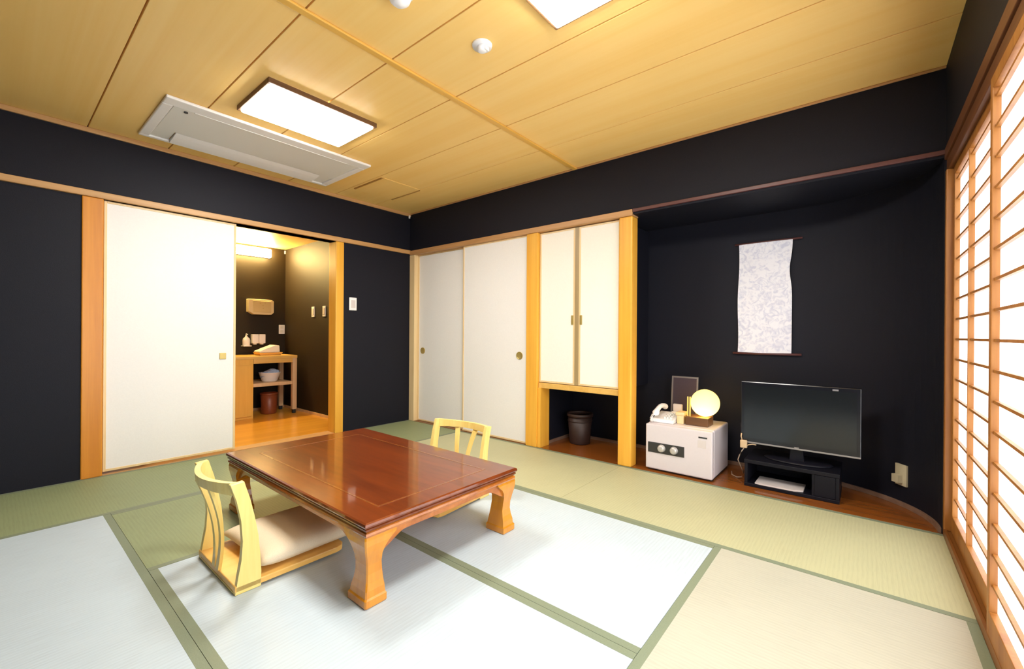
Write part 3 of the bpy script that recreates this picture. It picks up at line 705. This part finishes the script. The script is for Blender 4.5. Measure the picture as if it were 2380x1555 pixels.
# wall outlet on the curved wall
oc = Vector((4.258, 0.346, 0.186))
th = math.atan2((oc.y / 0.59 ** 2), ((oc.x - 3.70) / 0.69 ** 2))     # outward normal angle of the ellipse
t = thing('wall_outlet', 'ivory wall outlet low on the curved alcove wall right of the television', 'outlet', tuple(oc))
nrm = Vector((-math.cos(th), -math.sin(th), 0)); tg = Vector((math.sin(th), -math.cos(th), 0))
def onwall(u, d, z): return oc + tg * u + nrm * d + Vector((0, 0, z))
def wbox(mb, u0, u1, d0, d1, z0, z1):
    mb.loft([[tuple(onwall(u, d, z)) for u, d in ((u0, d0), (u1, d0), (u1, d1), (u0, d1))] for z in (z0, z1)]); return mb
wbox(MB(), -0.036, 0.036, -0.004, 0.010, -0.062, 0.062).build('cover_plate', M['outlet'], t)
wbox(MB(), -0.030, 0.012, 0.010, 0.038, -0.045, 0.000).build('plug', M['outlet'], t)

# hanging scroll on the alcove wall
t = thing('hanging_scroll', 'white patterned cloth scroll hanging on the black alcove wall', 'wall hanging', (3.50, 0.58, 0.87))
sc = MB(); n = 36; rings = []
def sx0(u): return 3.330 + 0.004 * math.sin(u * 9) - 0.006 * u
def sx1(u): return 3.678 - 0.016 * math.exp(-((u - 0.26) / 0.13) ** 2) - 0.004 * u
for k in range(n + 1):
    u = k / n; z = 1.700 - 0.824 * u
    nx = 12; r = []
    front = []
    for j in range(nx + 1):
        s = j / nx; x = sx0(u) + (sx1(u) - sx0(u)) * s
        y = 0.572 - 0.006 * math.sin(PI * s) * (0.4 + 0.6 * math.sin(3 * u + 1) ** 2) - 0.008 * math.exp(-((u - 0.26) / 0.13) ** 2) * s
        front.append((x, y, z - 0.006 * math.sin(PI * s) * (1 if u > .5 else 0) * 0))
    backr = [(p[0], p[1] + 0.002, p[2]) for p in reversed(front)]
    rings.append(front + backr)
sc.loft(rings, smooth=False); sc.build('cloth', M['scroll'], t)
MB().tube([(3.300, 0.578, 1.704), (3.735, 0.578, 1.704)], 0.008, 12).build('rod', M['rail_dark'], t)
MB().tube([(3.292, 0.574, 0.870), (3.735, 0.574, 0.870)], 0.009, 12).build('rod', M['rail_dark'], t)

# waste bin in the low alcove
t = thing('waste_bin', 'dark brown waste bin in the low alcove under the wall cabinet', 'bin', (2.05, 0.38, 0.001))
MB().lathe([(0.001, 0.002), (0.088, 0.002), (0.094, 0.010), (0.112, 0.262), (0.106, 0.262), (0.090, 0.018), (0.001, 0.018)], (2.05, 0.38, 0), 36).build('bin_body', M['brown_bin'], t)
MB().lathe([(0.113, 0.250), (0.121, 0.252), (0.121, 0.280), (0.108, 0.280), (0.107, 0.262), (0.113, 0.250)], (2.05, 0.38, 0), 36).build('rim', M['brown_bin'], t)
MB().lathe([(0.1075, 0.205), (0.1125, 0.207), (0.1135, 0.215), (0.1085, 0.217), (0.1075, 0.205)], (2.05, 0.38, 0), 36).build('band', M['brown_bin'], t)

# light switch on the left wall
t = thing('light_switch', 'white wall switch on the black wall right of the doorway post', 'switch', (0.001, -0.715, 1.235))
MB().box((0.0005, -0.757, 1.236), (0.010, -0.675, 1.368), 0.004).build('cover_plate', M['white_plastic'], t)
MB().box((0.010, -0.740, 1.262), (0.014, -0.692, 1.342), 0.002).build('rocker', M['paper_white'], t)

# ------------------------------------------------------------------ entry: vanity and fittings
t = thing('vanity_unit', 'pale wooden vanity counter with cabinet and open shelf in the entry', 'vanity', (-1.67, -1.05, 0.0))
VX, VB = -1.405, -1.945
MB().box((VB, -1.62, 0.688), (VX, -0.644, 0.722), 0.003).build('counter', M['counter'], t)
MB().box((VB, -1.140, 0.636), (VX - 0.004, -0.700, 0.688), 0.002).build('apron', M['counter'], t)
MB().box((VB, -1.60, 0.0), (VX - 0.004, -1.142, 0.688), 0.003).build('cabinet_box', M['vanity'], t)
d = MB().box((VX - 0.004, -1.59, 0.03), (VX + 0.012, -1.165, 0.62), 0.003).build('cabinet_door', M['vanity'], t)
MB().box((VB, -1.140, 0.362), (VX - 0.01, -0.70, 0.402), 0.003).build('shelf', M['vanity_leg'], t)
for x in (VX - 0.055, VB + 0.10):
    l = MB().box((x, -0.698, 0.048), (x + 0.05, -0.646, 0.688), 0.003).build('leg', M['vanity_leg'], t)
    MB().box((x + 0.008, -0.690, 0.0), (x + 0.042, -0.654, 0.048), 0.003).build('foot', M['foot_black'], l)
# basket with towel on counter
t = thing('towel_tray', 'shallow tan tray of white folded towels on the vanity counter', 'tray', (-1.62, -0.905, 0.722))
MB().loft([[(-1.70, -1.02, .723), (-1.54, -1.02, .723), (-1.54, -0.79, .723), (-1.70, -0.79, .723)], [(-1.72, -1.04, .752), (-1.52, -1.04, .752), (-1.52, -0.77, .752), (-1.72, -0.77, .752)]]) 
m = MB(); m.loft([[(-1.70, -1.02, .723), (-1.54, -1.02, .723), (-1.54, -0.79, .723), (-1.70, -0.79, .723)], [(-1.72, -1.04, .757), (-1.52, -1.04, .757), (-1.52, -0.77, .757), (-1.72, -0.77, .757)]]); m.build('tray_body', M['counter'], t)
m = MB(); m.prism([(-1.035, 0.757), (-0.80, 0.757), (-0.805, 0.842), (-0.855, 0.850), (-0.955, 0.798), (-1.035, 0.778)], 'x', -1.71, -1.53, 0.010, 3); m.build('towels', M['towel'], t)
# basin on shelf
t = thing('wash_basin', 'white basin with pale blue cloth on the vanity shelf', 'basin', (-1.58, -0.90, 0.402))
MB().lathe([(0.001, 0.403), (0.075, 0.403), (0.085, 0.412), (0.118, 0.510), (0.122, 0.513), (0.114, 0.513), (0.080, 0.418), (0.001, 0.416)], (-1.58, -0.90, 0), 36).build('basin_body', M['white_plastic'], t)
bl = MB(); rings = []
for k in range(9):
    u = k / 8; r = 0.104 * math.cos(u * PI / 2) + 0.002
    rings.append([(-1.58 + r * math.cos(a) * (1 + .05 * math.sin(3 * a)), -0.90 + r * math.sin(a), 0.488 + 0.055 * math.sin(u * PI / 2) + 0.030 * math.sin(a) * (0.3 + 0.7 * (1 - u)) + 0.006 * math.sin(5 * a + k)) for a in [2 * PI * j / 28 for j in range(28)]])
bl.loft(rings, smooth=True); bl.build('cloth', M['blue_cloth'], t)
# bin under vanity
t = thing('waste_bin', 'reddish brown round bin standing under the vanity shelf', 'bin', (-1.62, -0.90, 0.0))
MB().lathe([(0.001, 0.001), (0.080, 0.001), (0.084, 0.010), (0.094, 0.250), (0.088, 0.250), (0.078, 0.016), (0.001, 0.016)], (-1.62, -0.89, 0), 32).build('bin_body', M['red_bin'], t)
MB().lathe([(0.094, 0.236), (0.099, 0.238), (0.099, 0.256), (0.090, 0.256), (0.0885, 0.25), (0.094, 0.236)], (-1.62, -0.89, 0), 32).build('rim', M['red_bin'], t)
# wall fittings of the entry
EW = -1.9655
t = thing('wall_lamp', 'lit warm white tube lamp high on the entry wall above the vanity', 'wall lamp', (EW, -1.05, 1.97))
MB().box((EW, -1.36, 1.975), (EW + 0.030, -0.762, 2.095), 0.004).build('bracket', M['white_plastic'], t)
MB().box((EW + 0.030, -1.355, 1.972), (EW + 0.085, -0.765, 2.085), 0.018, 4).build('diffuser', M['tube_warm'], t)
t = thing('towel_dispenser', 'cream wall box on the black entry wall above the dispensers', 'dispenser', (EW, -0.88, 1.235))
MB().prism([(-1.035, 1.425), (-0.760, 1.425), (-0.735, 1.405), (-0.735, 1.262), (-0.765, 1.232), (-0.975, 1.232), (-1.010, 1.262), (-1.035, 1.262)], 'x', EW, EW + 0.085, 0.006).build('housing', M['cream'], t)
f = MB().box((EW + 0.083, -0.985, 1.258), (EW + 0.092, -0.770, 1.405), 0.006).build('front_panel', M['cream_d'], t)
for q in ((-0.90, 1.375), (-0.87, 1.345), (-0.868, 1.31), (-0.845, 1.38)): MB().box((EW + 0.092, q[0] - .004, q[1] - .004), (EW + 0.094, q[0] + .004, q[1] + .004)).build('button', M['pull'], f)
t = thing('soap_bottle', 'white pump soap bottle on wall bracket, left of the two dispensers', 'bottle', (EW + 0.045, -1.045, 0.835))
MB().lathe([(0.001, 0.838), (0.038, 0.838), (0.042, 0.846), (0.042, 0.905), (0.034, 0.930), (0.014, 0.945), (0.012, 0.962), (0.001, 0.962)], (EW + 0.045, -1.045, 0), 24).build('bottle_body', M['white_plastic'], t)
MB().lathe([(0.001, 0.962), (0.008, 0.962), (0.008, 0.985), (0.001, 0.988)], (EW + 0.045, -1.045, 0), 12).box((EW + 0.045, -1.051, 0.972), (EW + 0.09, -1.039, 0.982), 0.002).build('pump', M['white_plastic'], t)
MB().box((EW, -1.09, 0.826), (EW + 0.095, -1.00, 0.838), 0.002).build('bracket', M['white_plastic'], t)
for i, (ya, yb, lab) in enumerate(((-0.982, -0.908, 'left one of two white box dispensers on the entry wall above the vanity'), (-0.903, -0.828, 'right one of two white box dispensers on the entry wall above the vanity'))):
    t = thing('soap_dispenser', lab, 'dispenser', (EW, (ya + yb) / 2, 0.85), 'white soap dispensers on the entry wall')
    MB().box((EW, ya, 0.862), (EW + 0.07, yb, 0.980), 0.008, 3).build('tank', M['white_plastic'], t)
    MB().box((EW + 0.015, ya + 0.02, 0.848), (EW + 0.055, yb - 0.02, 0.862), 0.003).build('push_bar', M['white_plastic'], t)
t = thing('wall_outlet', 'white wall outlet on the entry wall above the vanity right end', 'outlet', (EW, -0.605, 0.985))
MB().box((EW, -0.643, 0.986), (EW + 0.010, -0.567, 1.106), 0.004).build('cover_plate', M['white_plastic'], t)
for z in (1.020, 1.072): MB().box((EW + 0.010, -0.625, z - 0.016), (EW + 0.012, -0.585, z + 0.016), 0.001).build('socket', M['grey_plastic'], t)
for xa, lab in ((-1.200, 'farther of two white switches on the entry side wall'), (-0.925, 'nearer of two white switches on the entry side wall, beside the post')):
    t = thing('light_switch', lab, 'switch', (xa + 0.035, -0.561, 1.195), 'white switches on the entry side wall')
    MB().box((xa, -0.570, 1.196), (xa + 0.072, -0.5605, 1.324), 0.004).build('cover_plate', M['white_plastic'], t)
    MB().box((xa + 0.014, -0.575, 1.220), (xa + 0.058, -0.570, 1.300), 0.002).build('rocker', M['paper_white'], t)

# ------------------------------------------------------------------ camera, world, view
cam = bpy.data.cameras.new('camera'); co = bpy.data.objects.new('camera', cam); COL.objects.link(co)
f_ = Vector((-0.63499321, 0.7725173, -0.0008)); r_ = Vector((0.77249506, 0.63498219, 0.00699994)); u_ = Vector((-0.00591556, -0.00382692, 0.99997518))
mw = Matrix(((r_.x, u_.x, -f_.x, 4.07983), (r_.y, u_.y, -f_.y, -3.087528), (r_.z, u_.z, -f_.z, 1.002911), (0, 0, 0, 1)))
co.matrix_world = mw
cam.sensor_width = 36; cam.sensor_fit = 'HORIZONTAL'; cam.lens = 36 * 996.6 / 2380; cam.clip_start = 0.02
SC.camera = co
wd = bpy.data.worlds.new('world'); SC.world = wd; wd.use_nodes = True
bg = next(n for n in wd.node_tree.nodes if n.type == 'BACKGROUND')
bg.inputs['Color'].default_value = (0.75, 0.85, 1.0, 1); bg.inputs['Strength'].default_value = 0.6
vs = SC.view_settings
vs.view_transform = 'Standard'; vs.look = 'None'; vs.gamma = 1; vs.use_curve_mapping = False; vs.exposure = 0.32
SC.cycles.max_bounces = 10; SC.cycles.diffuse_bounces = 6; SC.cycles.sample_clamp_indirect = 6.0
for o in list(bpy.data.objects):
    if '_org' in o: del o['_org']
